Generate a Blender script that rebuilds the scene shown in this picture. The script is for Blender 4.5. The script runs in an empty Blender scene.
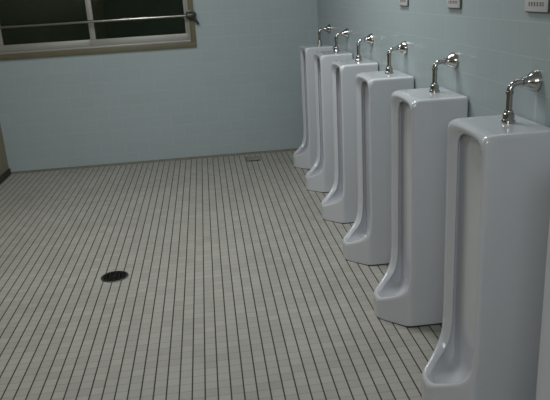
import bpy, bmesh, math, random
import numpy as np
from mathutils import Matrix, Vector
R = math.radians
PI = math.pi
random.seed(4)
S = bpy.context.scene
COL = S.collection

# ------------------------------------------------------------------ camera
yaw, pitch, roll, F = 0.0914, 0.3102, -0.0614, 650.1
CAM = Vector((-1.0097, 0.0, 1.4333))
fw = Vector((math.sin(yaw) * math.cos(pitch), math.cos(yaw) * math.cos(pitch), -math.sin(pitch)))
rt = Vector((math.cos(yaw), -math.sin(yaw), 0))
up = rt.cross(fw)
r2 = rt * math.cos(roll) + up * math.sin(roll)
u2 = up * math.cos(roll) - rt * math.sin(roll)
cd = bpy.data.cameras.new('camera')
cam = bpy.data.objects.new('camera', cd); COL.objects.link(cam)
M = Matrix.Identity(4)
for i in range(3):
    M[i][0], M[i][1], M[i][2], M[i][3] = r2[i], u2[i], -fw[i], CAM[i]
cam.matrix_world = M
cd.sensor_fit = 'HORIZONTAL'; cd.sensor_width = 36.0; cd.lens = 36.0 * F / 550.0
cd.clip_start = 0.05
S.camera = cam

# ------------------------------------------------------------------ world and light
w = bpy.data.worlds.new('night'); S.world = w; w.use_nodes = True
w.node_tree.nodes['Background'].inputs[0].default_value = (0.0045, 0.0075, 0.004, 1)
w.node_tree.nodes['Background'].inputs[1].default_value = 1.0

def area(name, loc, sx, sy, power, color):
    l = bpy.data.lights.new(name, 'AREA'); l.shape = 'RECTANGLE'; l.size = sx; l.size_y = sy
    l.energy = power; l.color = color
    o = bpy.data.objects.new(name, l); o.location = loc; COL.objects.link(o)
    return o
LC = (0.97, 0.99, 1.0)
area('ceiling_tube_light', (-0.62, 3.3, 2.56), 0.30, 1.25, 18, LC)
area('ceiling_tube_light', (-1.75, 3.9, 2.56), 0.30, 1.25, 16, LC)
dl = area('rear_fill_light', (-1.85, -1.45, 2.0), 1.6, 0.8, 25, LC)      # added soft fill behind the camera, the wall has no opening there
dl.rotation_euler = (R(78), 0, R(-8))

S.view_settings.view_transform = 'Standard'
S.view_settings.look = 'None'
S.view_settings.gamma = 1.0
S.view_settings.use_curve_mapping = False
S.view_settings.exposure = 0.2

# ------------------------------------------------------------------ materials
def lin(c):
    return tuple(((v / 255.0) / 12.92 if v / 255.0 <= 0.04045 else ((v / 255.0 + 0.055) / 1.055) ** 2.4) for v in c)

def mat(name, rgb, rough=0.5, metal=0.0, spec=0.5, noise=0.0, nscale=8.0, coat=0.0):
    m = bpy.data.materials.new(name); m.use_nodes = True
    nt = m.node_tree; b = nt.nodes['Principled BSDF']
    b.inputs['Base Color'].default_value = (*rgb, 1)
    b.inputs['Roughness'].default_value = rough
    b.inputs['Metallic'].default_value = metal
    b.inputs['Specular IOR Level'].default_value = spec
    b.inputs['Coat Weight'].default_value = coat
    if noise > 0:
        tc = nt.nodes.new('ShaderNodeTexCoord')
        n = nt.nodes.new('ShaderNodeTexNoise'); n.inputs['Scale'].default_value = nscale
        n.inputs['Detail'].default_value = 4
        mx = nt.nodes.new('ShaderNodeMix'); mx.data_type = 'RGBA'; mx.blend_type = 'MIX'
        mx.inputs[6].default_value = (*[max(0, v * (1 - noise)) for v in rgb], 1)
        mx.inputs[7].default_value = (*[min(1, v * (1 + noise)) for v in rgb], 1)
        nt.links.new(tc.outputs['Object'], n.inputs['Vector'])
        nt.links.new(n.outputs['Fac'], mx.inputs[0])
        nt.links.new(mx.outputs[2], b.inputs['Base Color'])
    return m

def math_node(nt, op, a, b=None, c=None):
    n = nt.nodes.new('ShaderNodeMath'); n.operation = op
    for i, v in enumerate((a, b, c)):
        if v is None: continue
        if isinstance(v, (int, float)): n.inputs[i].default_value = v
        else: nt.links.new(v, n.inputs[i])
    return n.outputs[0]

def mixrgb(nt, fac, a, b, blend='MIX'):
    n = nt.nodes.new('ShaderNodeMix'); n.data_type = 'RGBA'; n.blend_type = blend
    for i, v in ((0, fac), (6, a), (7, b)):
        if isinstance(v, (int, float)): n.inputs[i].default_value = v
        elif isinstance(v, tuple): n.inputs[i].default_value = (*v, 1)
        else: nt.links.new(v, n.inputs[i])
    return n.outputs[2]

def line_dist(nt, coord, origin, pitch):
    """0 on a grout line, 0.5 in the middle of a tile; also returns the tile index"""
    t = math_node(nt, 'DIVIDE', math_node(nt, 'SUBTRACT', coord, origin), pitch)
    fl = math_node(nt, 'FLOOR', t)
    fr = math_node(nt, 'SUBTRACT', t, fl)
    d = math_node(nt, 'MINIMUM', fr, math_node(nt, 'SUBTRACT', 1.0, fr))
    return math_node(nt, 'MULTIPLY', d, pitch), fl

def ramp01(nt, v, lo, hi):
    n = nt.nodes.new('ShaderNodeMapRange'); n.clamp = True
    nt.links.new(v, n.inputs[0])
    n.inputs[1].default_value = lo; n.inputs[2].default_value = hi
    n.inputs[3].default_value = 0; n.inputs[4].default_value = 1
    return n.outputs[0]

TILE = 0.0491
def floor_material():
    m = bpy.data.materials.new('floor_mosaic_tile'); m.use_nodes = True
    nt = m.node_tree; b = nt.nodes['Principled BSDF']
    tc = nt.nodes.new('ShaderNodeNewGeometry')
    sp = nt.nodes.new('ShaderNodeSeparateXYZ'); nt.links.new(tc.outputs['Position'], sp.inputs[0])
    dx, ix = line_dist(nt, sp.outputs[0], -1.1229 - 100 * TILE, TILE)
    dy, iy = line_dist(nt, sp.outputs[1], 0.012, TILE)
    gx = ramp01(nt, dx, 0.0020, 0.0034)     # 1 on tile
    gy = ramp01(nt, dy, 0.0010, 0.0022)
    wn = nt.nodes.new('ShaderNodeTexWhiteNoise'); wn.noise_dimensions = '2D'
    cb = nt.nodes.new('ShaderNodeCombineXYZ'); nt.links.new(ix, cb.inputs[0]); nt.links.new(iy, cb.inputs[1])
    nt.links.new(cb.outputs[0], wn.inputs['Vector'])
    tile = mixrgb(nt, wn.outputs['Value'], FLOOR_A, FLOOR_B)
    ns = nt.nodes.new('ShaderNodeTexNoise'); ns.inputs['Scale'].default_value = 1.7; ns.inputs['Detail'].default_value = 5
    nt.links.new(tc.outputs['Position'], ns.inputs['Vector'])
    stain = ramp01(nt, ns.outputs['Fac'], 0.35, 0.7)
    tile = mixrgb(nt, math_node(nt, 'MULTIPLY', stain, 0.16), tile, (0.13, 0.125, 0.10))
    c = mixrgb(nt, math_node(nt, 'SUBTRACT', 1.0, gx), tile, GROUT_X)
    cross = math_node(nt, 'MULTIPLY', math_node(nt, 'SUBTRACT', 1.0, gy), 0.34)
    c = mixrgb(nt, cross, c, GROUT_X)
    nt.links.new(c, b.inputs['Base Color'])
    h = math_node(nt, 'MINIMUM', gx, gy)
    bp = nt.nodes.new('ShaderNodeBump'); bp.inputs['Strength'].default_value = 0.35; bp.inputs['Distance'].default_value = 0.0012
    nt.links.new(h, bp.inputs['Height']); nt.links.new(bp.outputs[0], b.inputs['Normal'])
    b.inputs['Roughness'].default_value = 0.55
    b.inputs['Specular IOR Level'].default_value = 0.35
    return m
FLOOR_A = (0.375, 0.36, 0.325); FLOOR_B = (0.435, 0.42, 0.38); GROUT_X = (0.022, 0.021, 0.011)

def wall_material(axis):
    """pale green glazed wall tile in running bond, axis = which world axis runs along the wall"""
    m = bpy.data.materials.new('green_wall_tile'); m.use_nodes = True
    nt = m.node_tree; b = nt.nodes['Principled BSDF']
    tc = nt.nodes.new('ShaderNodeNewGeometry')
    sp = nt.nodes.new('ShaderNodeSeparateXYZ'); nt.links.new(tc.outputs['Position'], sp.inputs[0])
    dz, iz = line_dist(nt, sp.outputs[2], 0.0, 0.108)
    odd = math_node(nt, 'MODULO', math_node(nt, 'ADD', iz, 100), 2.0)
    along = math_node(nt, 'ADD', sp.outputs[axis], math_node(nt, 'MULTIPLY', odd, 0.1085))
    da, ia = line_dist(nt, along, -10.0 + 0.06, 0.217)
    g = math_node(nt, 'MINIMUM', ramp01(nt, dz, 0.0008, 0.0022), ramp01(nt, da, 0.0008, 0.0022))
    wn = nt.nodes.new('ShaderNodeTexWhiteNoise'); wn.noise_dimensions = '2D'
    cb = nt.nodes.new('ShaderNodeCombineXYZ'); nt.links.new(ia, cb.inputs[0]); nt.links.new(iz, cb.inputs[1])
    nt.links.new(cb.outputs[0], wn.inputs['Vector'])
    tile = mixrgb(nt, wn.outputs['Value'], WALL_A, WALL_B)
    c = mixrgb(nt, math_node(nt, 'SUBTRACT', 1.0, g), tile, WALL_G)
    if axis == 1:       # pale limescale streaks that ran down the tiles under every flush pipe
        ds, _ = line_dist(nt, sp.outputs[1], 1.7841 + 0.1525 + 0.010 - 10 * 0.6825, 0.6825)
        st = math_node(nt, 'SUBTRACT', 1.0, ramp01(nt, ds, 0.002, 0.009))
        zb = math_node(nt, 'MULTIPLY', ramp01(nt, sp.outputs[2], 0.9, 1.0), math_node(nt, 'SUBTRACT', 1.0, ramp01(nt, sp.outputs[2], 1.07, 1.11)))
        c = mixrgb(nt, math_node(nt, 'MULTIPLY', math_node(nt, 'MULTIPLY', st, zb), 0.55), c, (0.60, 0.62, 0.63))
    nt.links.new(c, b.inputs['Base Color'])
    bp = nt.nodes.new('ShaderNodeBump'); bp.inputs['Strength'].default_value = 0.25; bp.inputs['Distance'].default_value = 0.001
    nt.links.new(g, bp.inputs['Height']); nt.links.new(bp.outputs[0], b.inputs['Normal'])
    b.inputs['Roughness'].default_value = 0.30
    b.inputs['Specular IOR Level'].default_value = 0.4
    return m
WALL_A = (0.372, 0.442, 0.452); WALL_B = (0.387, 0.457, 0.467); WALL_G = (0.45, 0.52, 0.51)

M_floor = floor_material()
M_wall_x = wall_material(0)
M_wall_y = wall_material(1)
M_ceil = mat('ceiling_paint', (0.75, 0.75, 0.73), 0.8, noise=0.04)
M_front = mat('front_wall_paint', (0.50, 0.55, 0.54), 0.6, noise=0.05)
M_tan = mat('tan_panel', (0.23, 0.20, 0.13), 0.5, noise=0.12, nscale=5)
M_dark_base = mat('dark_base', (0.025, 0.03, 0.018), 0.6)
M_cove = mat('grimy_cove', (0.16, 0.15, 0.115), 0.6, noise=0.4, nscale=18)
M_porc = mat('white_porcelain', (0.60, 0.62, 0.65), 0.13, spec=0.5, coat=0.6, noise=0.02, nscale=4)
M_seal = mat('dirty_sealant_shade', (0.03, 0.028, 0.02), 0.8, noise=0.3, nscale=40)
M_chrome = mat('chrome', (0.45, 0.44, 0.42), 0.09, metal=1.0, noise=0.06, nscale=30)
M_trim = mat('olive_wood_trim', (0.15, 0.135, 0.08), 0.5, noise=0.15, nscale=9)
M_alu = mat('window_aluminium', (0.38, 0.37, 0.34), 0.4, metal=0.25, noise=0.06)
M_steel = mat('brushed_bar', (0.36, 0.36, 0.32), 0.2, metal=1.0, noise=0.1, nscale=20)
M_bracket = mat('tarnished_bracket', (0.10, 0.10, 0.085), 0.4, metal=0.7, noise=0.4, nscale=60)
M_drain = mat('black_drain_iron', (0.016, 0.017, 0.012), 0.6, metal=0.3, noise=0.3, nscale=50)
M_drain_rim = mat('drain_rim_metal', (0.09, 0.088, 0.07), 0.5, metal=0.6, noise=0.25, nscale=40)
M_plate = mat('dull_floor_plate', (0.27, 0.26, 0.22), 0.5, metal=0.2, noise=0.2, nscale=30)
M_sign = mat('sign_plastic', (0.58, 0.57, 0.57), 0.4, noise=0.03)
M_ink = mat('sign_ink', (0.12, 0.12, 0.105), 0.6)
M_sign_shadow = mat('sign_shadow', (0.07, 0.075, 0.06), 0.5)

def glass_material():
    m = bpy.data.materials.new('window_glass'); m.use_nodes = True
    nt = m.node_tree; nt.nodes.clear()
    o = nt.nodes.new('ShaderNodeOutputMaterial')
    mx = nt.nodes.new('ShaderNodeMixShader')
    tr = nt.nodes.new('ShaderNodeBsdfTransparent'); tr.inputs[0].default_value = (0.75, 0.8, 0.74, 1)
    gl = nt.nodes.new('ShaderNodeBsdfGlossy'); gl.inputs['Roughness'].default_value = 0.03
    fr = nt.nodes.new('ShaderNodeFresnel'); fr.inputs[0].default_value = 1.45
    nt.links.new(fr.outputs[0], mx.inputs[0]); nt.links.new(tr.outputs[0], mx.inputs[1]); nt.links.new(gl.outputs[0], mx.inputs[2])
    nt.links.new(mx.outputs[0], o.inputs[0])
    return m
M_glass = glass_material()

# ------------------------------------------------------------------ mesh helpers
def add_box(bm, x0, x1, y0, y1, z0, z1, bevel=0.0):
    vs = [bm.verts.new((x, y, z)) for x in (x0, x1) for y in (y0, y1) for z in (z0, z1)]
    idx = [(0, 1, 3, 2), (4, 6, 7, 5), (0, 4, 5, 1), (2, 3, 7, 6), (0, 2, 6, 4), (1, 5, 7, 3)]
    fs = [bm.faces.new([vs[i] for i in f]) for f in idx]
    if bevel > 0:
        es = list({e for f in fs for e in f.edges})
        bmesh.ops.bevel(bm, geom=es, offset=bevel, segments=2, affect='EDGES', profile=0.5)

def add_tube(bm, pts, r, n=16, cap=True):
    pts = [Vector(p) for p in pts]
    rings = []
    ref = None
    for i, p in enumerate(pts):
        if i == 0: t = pts[1] - pts[0]
        elif i == len(pts) - 1: t = pts[-1] - pts[-2]
        else: t = (pts[i + 1] - p).normalized() + (p - pts[i - 1]).normalized()
        t.normalize()
        if ref is None:
            ref = t.orthogonal().normalized()
        ref = (ref - t * ref.dot(t)).normalized()
        bi = t.cross(ref)
        rr = r[i] if isinstance(r, (list, tuple)) else r
        rings.append([bm.verts.new(p + (ref * math.cos(a) + bi * math.sin(a)) * rr) for a in [2 * PI * k / n for k in range(n)]])
    for a, b in zip(rings, rings[1:]):
        for k in range(n):
            bm.faces.new((a[k], a[(k + 1) % n], b[(k + 1) % n], b[k]))
    if cap:
        bm.faces.new(rings[0][::-1]); bm.faces.new(rings[-1])

def add_lathe(bm, origin, axis, prof, n=28):
    """prof: list of (distance along axis, radius)"""
    ax = Vector(axis).normalized(); o = Vector(origin)
    add_tube(bm, [o + ax * d for d, _ in prof], [max(r, 1e-4) for _, r in prof], n)

def obj(name, bm, m, parent=None, smooth=True, angle=35):
    me = bpy.data.meshes.new(name)
    bmesh.ops.recalc_face_normals(bm, faces=bm.faces)
    bm.to_mesh(me); bm.free()
    for mm in (m if isinstance(m, (list, tuple)) else [m]): me.materials.append(mm)
    if smooth:
        me.polygons.foreach_set('use_smooth', [True] * len(me.polygons))
        me.set_sharp_from_angle(angle=R(angle))
    o = bpy.data.objects.new(name, me); COL.objects.link(o)
    if parent is not None: o.parent = parent
    return o

def thing(name, label, cat, loc=(0, 0, 0), group=None):
    o = bpy.data.objects.new(name, None); COL.objects.link(o)
    o.location = loc; o.empty_display_size = 0.05
    o['label'] = label; o['category'] = cat
    if group: o['group'] = group
    return o

def tag(o, label, cat, group=None):
    o['label'] = label; o['category'] = cat
    if group: o['group'] = group
    return o

def struct(name, bm, m, label, cat, **k):
    o = obj(name, bm, m, smooth=False, **k)
    o['kind'] = 'structure'; o['label'] = label; o['category'] = cat
    return o

# ------------------------------------------------------------------ room shell
WXO = 0.012
BY = 5.915; LX = -2.858; FY = -1.6; CH = 2.62; T = 0.12
WX0, WX1, WZ0, WZ1 = -2.832, -1.076, 1.009, 1.96        # window opening with its trim

bm = bmesh.new(); add_box(bm, LX - T, T, FY - T, BY + T, -0.1, 0.0)
struct('floor', bm, M_floor, 'floor of small grey square mosaic tiles with dark grout', 'floor')
bm = bmesh.new(); add_box(bm, LX - T, T, FY - T, BY + T, CH, CH + 0.1)
struct('ceiling', bm, M_ceil, 'plain pale ceiling above the frame', 'ceiling')
bm = bmesh.new(); add_box(bm, WXO, T, FY - T, BY + T, 0, CH)
struct('wall_right', bm, M_wall_y, 'pale green tiled wall behind the row of urinals', 'wall')
bm = bmesh.new(); add_box(bm, LX - T, LX, FY - T, BY + T, 0, CH)
struct('wall_left', bm, M_tan, 'tan panelled side wall at left edge beside the back corner', 'wall')
bm = bmesh.new(); add_box(bm, LX, WXO, FY - T, FY, 0, CH)
struct('wall_front', bm, M_front, 'plain wall behind the camera', 'wall')
bm = bmesh.new()
add_box(bm, LX, WXO, BY, BY + T, 0, WZ0 + 0.02)
add_box(bm, LX, WXO, BY, BY + T, WZ1 - 0.02, CH)
add_box(bm, LX, WX0 + 0.02, BY, BY + T, WZ0 + 0.02, WZ1 - 0.02)
add_box(bm, WX1 - 0.02, WXO, BY, BY + T, WZ0 + 0.02, WZ1 - 0.02)
struct('wall_back', bm, M_wall_x, 'pale green tiled back wall under the dark window', 'wall')
bm = bmesh.new(); add_box(bm, LX, LX + 0.012, FY, BY, 0, 0.055, 0.002)
struct('baseboard_left', bm, M_dark_base, 'dark strip along the foot of the tan side wall', 'baseboard')
bm = bmesh.new()
prof = [(0, 0), (0.014, 0), (0.011, 0.004), (0.006, 0.010), (0.003, 0.017), (0, 0.02)]
a = [bm.verts.new((LX + 0.012, BY - d, z)) for d, z in prof]; b = [bm.verts.new((WXO, BY - d, z)) for d, z in prof]
for i in range(len(prof)):
    j = (i + 1) % len(prof); bm.faces.new((a[i], a[j], b[j], b[i]))
bm.faces.new(a[::-1]); bm.faces.new(b)
struct('baseboard_back', bm, M_cove, 'thin grimy cove strip where back wall meets floor', 'baseboard')

# ------------------------------------------------------------------ window
win = bpy.data.objects.new('window_1', None); COL.objects.link(win); win.location = ((WX0 + WX1) / 2, BY, WZ0)
win['kind'] = 'structure'; win['label'] = 'wide sliding window showing night, high on the back wall'; win['category'] = 'window'
wx, wz = (WX0 + WX1) / 2, WZ0
def wbox(bm, x0, x1, y0, y1, z0, z1, bv=0.003):
    add_box(bm, x0 - wx, x1 - wx, y0, y1, z0 - wz, z1 - wz, bv)
t = 0.044
bm = bmesh.new()       # olive wood trim standing proud of the wall
wbox(bm, WX0, WX1, -0.022, 0.06, WZ0, WZ0 + t); wbox(bm, WX0, WX1, -0.022, 0.06, WZ1 - t, WZ1)
wbox(bm, WX0, WX0 + t, -0.022, 0.06, WZ0 + t, WZ1 - t); wbox(bm, WX1 - t, WX1, -0.022, 0.06, WZ0 + t, WZ1 - t)
o = obj('window_trim', bm, M_trim, win); o['label'] = 'olive brown wooden trim'
bm = bmesh.new()       # aluminium outer frame
f = 0.018
wbox(bm, WX0 + t, WX1 - t, -0.008, 0.09, WZ0 + t, WZ0 + t + f); wbox(bm, WX0 + t, WX1 - t, -0.008, 0.09, WZ1 - t - f, WZ1 - t)
wbox(bm, WX0 + t, WX0 + t + f, -0.008, 0.09, WZ0 + t + f, WZ1 - t - f); wbox(bm, WX1 - t - f, WX1 - t, -0.008, 0.09, WZ0 + t + f, WZ1 - t - f)
obj('window_frame', bm, M_alu, win)
IX0, IX1, IZ0, IZ1 = WX0 + t + f, WX1 - t - f, WZ0 + t + f, WZ1 - t - f
def sash(x0, x1, y, wl, wr):
    bm = bmesh.new(); br = 0.056; d = 0.024
    wbox(bm, x0, x1, y, y + d, IZ0, IZ0 + br); wbox(bm, x0, x1, y, y + d, IZ1 - 0.04, IZ1)
    wbox(bm, x0, x0 + wl, y, y + d, IZ0 + br, IZ1 - 0.04); wbox(bm, x1 - wr, x1, y, y + d, IZ0 + br, IZ1 - 0.04)
    s = obj('sash', bm, M_alu, win)
    bm = bmesh.new(); wbox(bm, x0 + wl - 0.004, x1 - wr + 0.004, y + 0.009, y + 0.014, IZ0 + br - 0.004, IZ1 - 0.036, 0)
    g = obj('pane', bm, M_glass, s, smooth=False); g['label'] = 'dark night window glass'
sash(IX0, -1.940, 0.046, 0.045, 0.042)
sash(-1.984, IX1, 0.012, 0.048, 0.022)

# bar across the window
bar = thing('window_bar', 'shiny metal bar fixed across the dark window', 'bar', (-1.10, BY, 1.279))
bm = bmesh.new(); add_tube(bm, [(-1.74, -0.05, 0.0), (0.0, -0.05, 0.0)], 0.012, 14)
obj('rail', bm, M_steel, bar)
for xx in (0.0, -1.74):
    bm = bmesh.new()
    add_lathe(bm, (xx, -0.0225, 0), (0, -1, 0), [(0, 0.046), (0.006, 0.046), (0.010, 0.036), (0.016, 0.024), (0.028, 0.022)], 20)
    add_lathe(bm, (xx - 0.045, -0.05, 0), (1, 0, 0), [(0, 0.014), (0.004, 0.024), (0.015, 0.029), (0.055, 0.030), (0.066, 0.024), (0.072, 0.002)], 18)
    if xx == 0.0:       # short catch hanging down to the right
        add_tube(bm, [(0.012, -0.05, -0.012), (0.035, -0.045, -0.040), (0.058, -0.030, -0.078)], [0.014, 0.012, 0.010], 10)
    obj('bracket', bm, M_bracket, bar)['label'] = 'dark tarnished end bracket'

# ------------------------------------------------------------------ urinal body from an implicit surface
def smax(a, b, k):
    return np.maximum(a, b) + np.maximum(k - np.abs(a - b), 0) ** 2 / (4 * k)
Zp = np.array([-0.05, 0.085, 0.102, 0.120, 0.146, 0.172, 0.200, 0.26, 1.05])
Up = np.array([0.440, 0.375, 0.343, 0.306, 0.264, 0.242, 0.232, 0.228, 0.226])
zz = np.linspace(-0.05, 1.05, 600); gg = np.interp(zz, Zp, Up)
for _ in range(2): gg[8:-8] = np.convolve(gg, np.ones(17) / 17, 'same')[8:-8]
dg = np.gradient(gg, zz)
HW = 0.1525; HU = 1.0
def sdf(u, v, z):
    wall_u = u
    u = u - WXO
    av = np.sqrt(v * v + 1e-6)
    g = np.interp(z, zz, gg); s = np.sqrt(1 + np.interp(z, zz, dg) ** 2)
    f = (u - g) / s
    ch = (av + u - HW - 0.231) / 1.4142
    side = smax(av - HW, ch, 0.012)
    side = smax(side, u - 0.343, 0.020)
    d = smax(smax(side, z - HU, 0.016), smax(f, z - HU, 0.045), 0.020)
    d = smax(d, 0.0045 - wall_u, 0.010)
    d = smax(d, 0.001 - z, 0.004)
    hi = 0.35 * np.maximum(z - 0.24, 0)          # the toe's own limits fade out above it
    # rim sloping inwards from a narrow outer crest
    o = smax((av - HW + 0.010 - 1.35 * f) / 1.68, (ch + 0.008 - 0.9 * f) / 1.35 - hi, 0.02)
    o = smax(o, (u - 0.333 - 0.6 * f) / 1.17 - hi, 0.015)
    o = smax(o, (z - 0.986 + 0.9 * v * v - 1.1 * f) / 1.49, 0.035)
    o = smax(o, -0.036 - f, 0.004)
    d = smax(d, -o, 0.012)
    # recess behind the rim, running down into the bowl
    back = 0.180 + 0.0 * v
    c = smax(av - 0.140, back - u, 0.004)
    c = smax(c, ch + 0.024 - hi, 0.02)
    c = smax(c, u - 0.322 - hi, 0.02)
    c = smax(c, z - 0.972 + 0.9 * v * v, 0.02)
    c = smax(c, 0.054 - z, 0.08)
    c = smax(c, f + 0.029, 0.004)
    return smax(d, -c, 0.008)

def surface_nets(h=0.0032):
    us = np.arange(-0.006, 0.374, h); vs = np.arange(-0.164, 0.1641, h); zs = np.arange(-0.006, 1.012, h)
    U, V, Z = np.meshgrid(us, vs, zs, indexing='ij')
    D = sdf(U, V, Z)
    P = np.stack([U, V, Z], -1)
    n = D.shape
    c = (n[0] - 1, n[1] - 1, n[2] - 1)
    acc = np.zeros(c + (3,)); cnt = np.zeros(c)
    corners = [(i, j, k) for i in (0, 1) for j in (0, 1) for k in (0, 1)]
    sl = lambda o: tuple(slice(o[a], o[a] + c[a]) for a in range(3))
    for A in corners:
        for ax in range(3):
            if A[ax]: continue
            B = list(A); B[ax] = 1; B = tuple(B)
            da, db = D[sl(A)], D[sl(B)]
            cr = (da < 0) != (db < 0)
            tt = np.where(cr, da / np.where(cr, da - db, 1), 0)
            pt = P[sl(A)] + tt[..., None] * (P[sl(B)] - P[sl(A)])
            acc[cr] += pt[cr]; cnt[cr] += 1
    m = cnt > 0
    idx = -np.ones(c, dtype=int); idx[m] = np.arange(m.sum())
    verts = acc[m] / cnt[m][:, None]
    quads = []
    for ax in range(3):
        b1, b2 = [a for a in range(3) if a != ax]
        A = [slice(None)] * 3; B = [slice(None)] * 3
        A[ax] = slice(0, n[ax] - 1); B[ax] = slice(1, n[ax])
        sa, sb = D[tuple(A)] < 0, D[tuple(B)] < 0
        I = np.argwhere(sa != sb)
        I = I[(I[:, b1] > 0) & (I[:, b2] > 0) & (I[:, b1] < n[b1] - 1) & (I[:, b2] < n[b2] - 1)]
        def at(o1, o2):
            J = I.copy(); J[:, b1] += o1; J[:, b2] += o2
            return idx[J[:, 0], J[:, 1], J[:, 2]]
        q = np.stack([at(-1, -1), at(0, -1), at(0, 0), at(-1, 0)], -1)
        flip = sa[I[:, 0], I[:, 1], I[:, 2]]
        if ax == 1: flip = ~flip
        q[~flip] = q[~flip][:, ::-1]
        quads.append(q)
    quads = np.concatenate(quads)
    e = 1e-4
    for _ in range(4):
        u, v, z = verts.T
        d = sdf(u, v, z)
        G = np.stack([sdf(u + e, v, z) - sdf(u - e, v, z), sdf(u, v + e, z) - sdf(u, v - e, z), sdf(u, v, z + e) - sdf(u, v, z - e)], -1) / (2 * e)
        gn = (G * G).sum(-1)[:, None]
        verts = verts - np.clip(d[:, None] * G / np.maximum(gn, 0.2), -0.003, 0.003) * 0.8
    return verts, quads

V, Q = surface_nets()
V = V.copy(); V[:, 0] *= -1          # the wall is at x = 0, the bowl points to -x
Q = Q[:, ::-1]
me = bpy.data.meshes.new('body')
me.from_pydata(V.tolist(), [], Q.tolist()); me.update()
me.polygons.foreach_set('use_smooth', [True] * len(me.polygons))
me.materials.append(M_porc)

PITCH = 0.6825; Y1 = 1.7841 + 0.1525
proto = thing('urinal', '', 'urinal', (WXO, Y1, 0))
body = bpy.data.objects.new('body', me); COL.objects.link(body); body.parent = proto

# dark dirty seal around the foot, contact shadow included in its colour
bm = bmesh.new()
out = [(0.0, -HW), (-0.240, -HW), (-0.349, -0.040), (-0.349, 0.040), (-0.240, HW), (0.0, HW)]
ring = [(x - (0.004 if x < -0.1 else 0), y * (1 + 0.02)) for x, y in out]
lo = [bm.verts.new((x, y, 0.0)) for x, y in ring]; hi = [bm.verts.new((x + (0.003 if x < -0.1 else 0), y * 0.985, 0.006)) for x, y in ring]
for i in range(len(ring)):
    j = (i + 1) % len(ring); bm.faces.new((lo[i], lo[j], hi[j], hi[i]))
bm.faces.new(lo[::-1]); bm.faces.new(hi)
o = obj('floor_seal', bm, M_seal, proto, smooth=False); o['label'] = 'dark dirty seal and painted contact shadow at the foot'

# flush pipe
PZ, PU, PR = 1.119, 0.0870, 0.0100
pv = 0.010
bm = bmesh.new()
pts = [(-PU, pv, HU - 0.01), (-PU, pv, PZ - 0.026)]
for k in range(1, 9):
    a = PI / 2 * k / 8
    pts.append((-PU + 0.026 * (1 - math.cos(a)), pv, PZ - 0.026 + 0.026 * math.sin(a)))
pts.append((-0.004, pv, PZ))
add_tube(bm, pts, PR, 18)
add_lathe(bm, (-PU, pv, PZ - 0.034), (0, 0, 1), [(0, PR), (0.001, PR + 0.0022), (0.009, PR + 0.0022), (0.010, PR)], 20)
pipe = obj('flush_pipe', bm, M_chrome, proto, angle=60); pipe['label'] = 'bent chrome flush pipe'
bm = bmesh.new()
add_lathe(bm, (-0.001, pv, PZ), (-1, 0, 0), [(0, 0.0350), (0.004, 0.0350), (0.008, 0.0338), (0.016, 0.0305), (0.024, 0.0245), (0.032, 0.0185), (0.038, 0.0155), (0.046, 0.0145), (0.047, 0.0115)], 32)
obj('wall_flange', bm, M_chrome, pipe, angle=50)
bm = bmesh.new()
add_lathe(bm, (-PU, pv, HU - 0.002), (0, 0, 1), [(0, 0.0215), (0.004, 0.0215), (0.007, 0.0185), (0.012, 0.0165), (0.013, 0.0185), (0.026, 0.0175), (0.028, 0.0145), (0.036, 0.0135), (0.037, 0.011)], 24)
obj('pipe_collar', bm, M_chrome, pipe, angle=50)

def dup(root, loc):
    r = root.copy(); COL.objects.link(r); r.location = loc
    for ch in list(root.children):
        c = ch.copy(); COL.objects.link(c); c.parent = r
        for g in list(ch.children):
            d = g.copy(); COL.objects.link(d); d.parent = c
    return r
LABELS = {
    1: 'nearest white urinal with its whole top and chrome pipe in view, beside the cut-off one',
    2: 'second white urinal from the right with chrome pipe, overlapped by the nearest one',
    3: 'third white urinal from the right with chrome pipe, midway along the row',
    4: 'white urinal with two more urinals between it and the back wall',
    5: 'white urinal next to the farthest one, second from the back wall',
    6: 'farthest white urinal, end of the row against the green back wall corner',
    0: 'white urinal cut off by the right edge of the photo, only its rim showing',
}
GU = 'white stall urinals along the green tiled wall'
proto['label'] = LABELS[1]; proto['group'] = GU
for k in (2, 3, 4, 5, 6, 0):
    o = dup(proto, (WXO, Y1 + (k - 1) * PITCH, 0))
    o['label'] = LABELS[k]; o['group'] = GU

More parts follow.
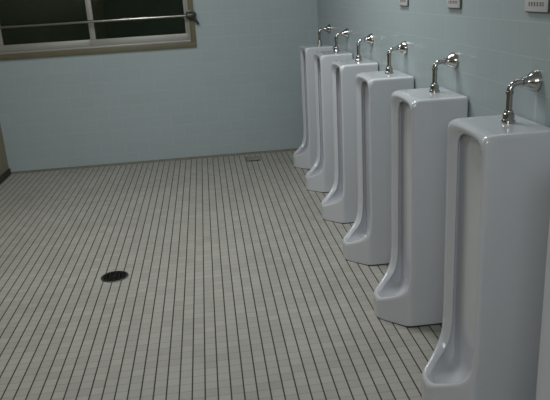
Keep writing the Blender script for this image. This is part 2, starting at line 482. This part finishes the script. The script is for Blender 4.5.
# ------------------------------------------------------------------ small plates above the urinals
SIGN_LABELS = ['white printed wall plate above the nearest urinal, at top right corner',
               'white printed wall plate above the second urinal from the right',
               'white printed wall plate above the third urinal from the right']
def sign(k):
    y = Y1 + k * PITCH + 0.03
    t = thing('wall_plate', SIGN_LABELS[k], 'sign', (WXO, y, 1.327), 'printed plates above the urinals')
    w2, h = 0.068, 0.10
    bm = bmesh.new(); add_box(bm, -0.012, 0.0, -w2, w2, 0, h, 0.0025)
    obj('plate', bm, M_sign, t)
    bm = bmesh.new()
    rnd = random.Random(9)
    for row in range(4):
        yy = -w2 + 0.014
        while yy < w2 - 0.03:
            wd = rnd.uniform(0.007, 0.013)
            z0 = 0.016 + row * 0.02
            # short strokes forming an unreadable character
            add_box(bm, -0.0126, -0.0119, yy, yy + wd, z0 + 0.009, z0 + 0.0115)
            add_box(bm, -0.0126, -0.0119, yy + wd * 0.4, yy + wd * 0.4 + 0.0028, z0, z0 + 0.013)
            if rnd.random() < 0.6: add_box(bm, -0.0126, -0.0119, yy, yy + wd * 0.9, z0 + 0.003, z0 + 0.0055)
            yy += wd + rnd.uniform(0.004, 0.008)
    obj('printed_marks', bm, M_ink, t, smooth=False)['label'] = 'rows of small dark marks'
    bm = bmesh.new(); add_box(bm, -0.006, 0.0, -w2 - 0.0025, w2 + 0.0025, -0.0025, h + 0.0025, 0.001)  # dark rim painted in as the shadow along the plate's edge
    obj('shadow_rim', bm, M_sign_shadow, t, smooth=False)['label'] = 'dark backing edge'
for k in range(3): sign(k)

# ------------------------------------------------------------------ floor drain and small plate
dr = thing('floor_drain', 'round black floor drain in the middle of the tiled floor', 'drain', (-1.608, 3.344, 0))
bm = bmesh.new()
add_lathe(bm, (0, 0, 0.0), (0, 0, 1), [(0, 0.075), (0.002, 0.075), (0.0032, 0.073), (0.0032, 0.067), (0.0015, 0.066)], 40)
obj('rim', bm, M_drain_rim, dr)
bm = bmesh.new()
rin = [0.009, 0.024, 0.030, 0.044, 0.050, 0.064]
N = 36
def annulus(r0, r1, a0=0, a1=2 * PI, n=N, z0=0.0022, z1=0.0042):
    full = abs(a1 - a0 - 2 * PI) < 1e-6
    m = n if full else n + 1
    g = [[bm.verts.new((r * math.cos(a0 + (a1 - a0) * i / n), r * math.sin(a0 + (a1 - a0) * i / n), z)) for i in range(m)] for r, z in ((r0, z0), (r1, z0), (r1, z1), (r0, z1))]
    for i in range(n):
        j = (i + 1) % m
        for q in range(4):
            p = (q + 1) % 4
            bm.faces.new((g[q][i], g[q][j], g[p][j], g[p][i]))
    if not full:
        bm.faces.new([g[q][0] for q in range(4)]); bm.faces.new([g[q][-1] for q in range(4)][::-1])
annulus(0.001, 0.010); annulus(0.024, 0.031); annulus(0.045, 0.051); annulus(0.060, 0.0665)
for k in range(8):
    a = 2 * PI * k / 8; annulus(0.009, 0.062, a - 0.07, a + 0.07, 2)
obj('grate', bm, M_drain, dr, smooth=False)['label'] = 'black slotted grate'

fp = thing('floor_plate', 'small dull metal plate set in the floor close to the back wall', 'plate', (-0.662, 5.72, 0))
bm = bmesh.new(); add_box(bm, -0.058, 0.058, -0.070, 0.075, 0, 0.010, 0.003)
obj('cover', bm, M_plate, fp)
bm = bmesh.new(); add_box(bm, -0.061, 0.061, -0.079, 0.076, 0, 0.005)
obj('border', bm, M_drain, fp, smooth=False)['label'] = 'dark border'
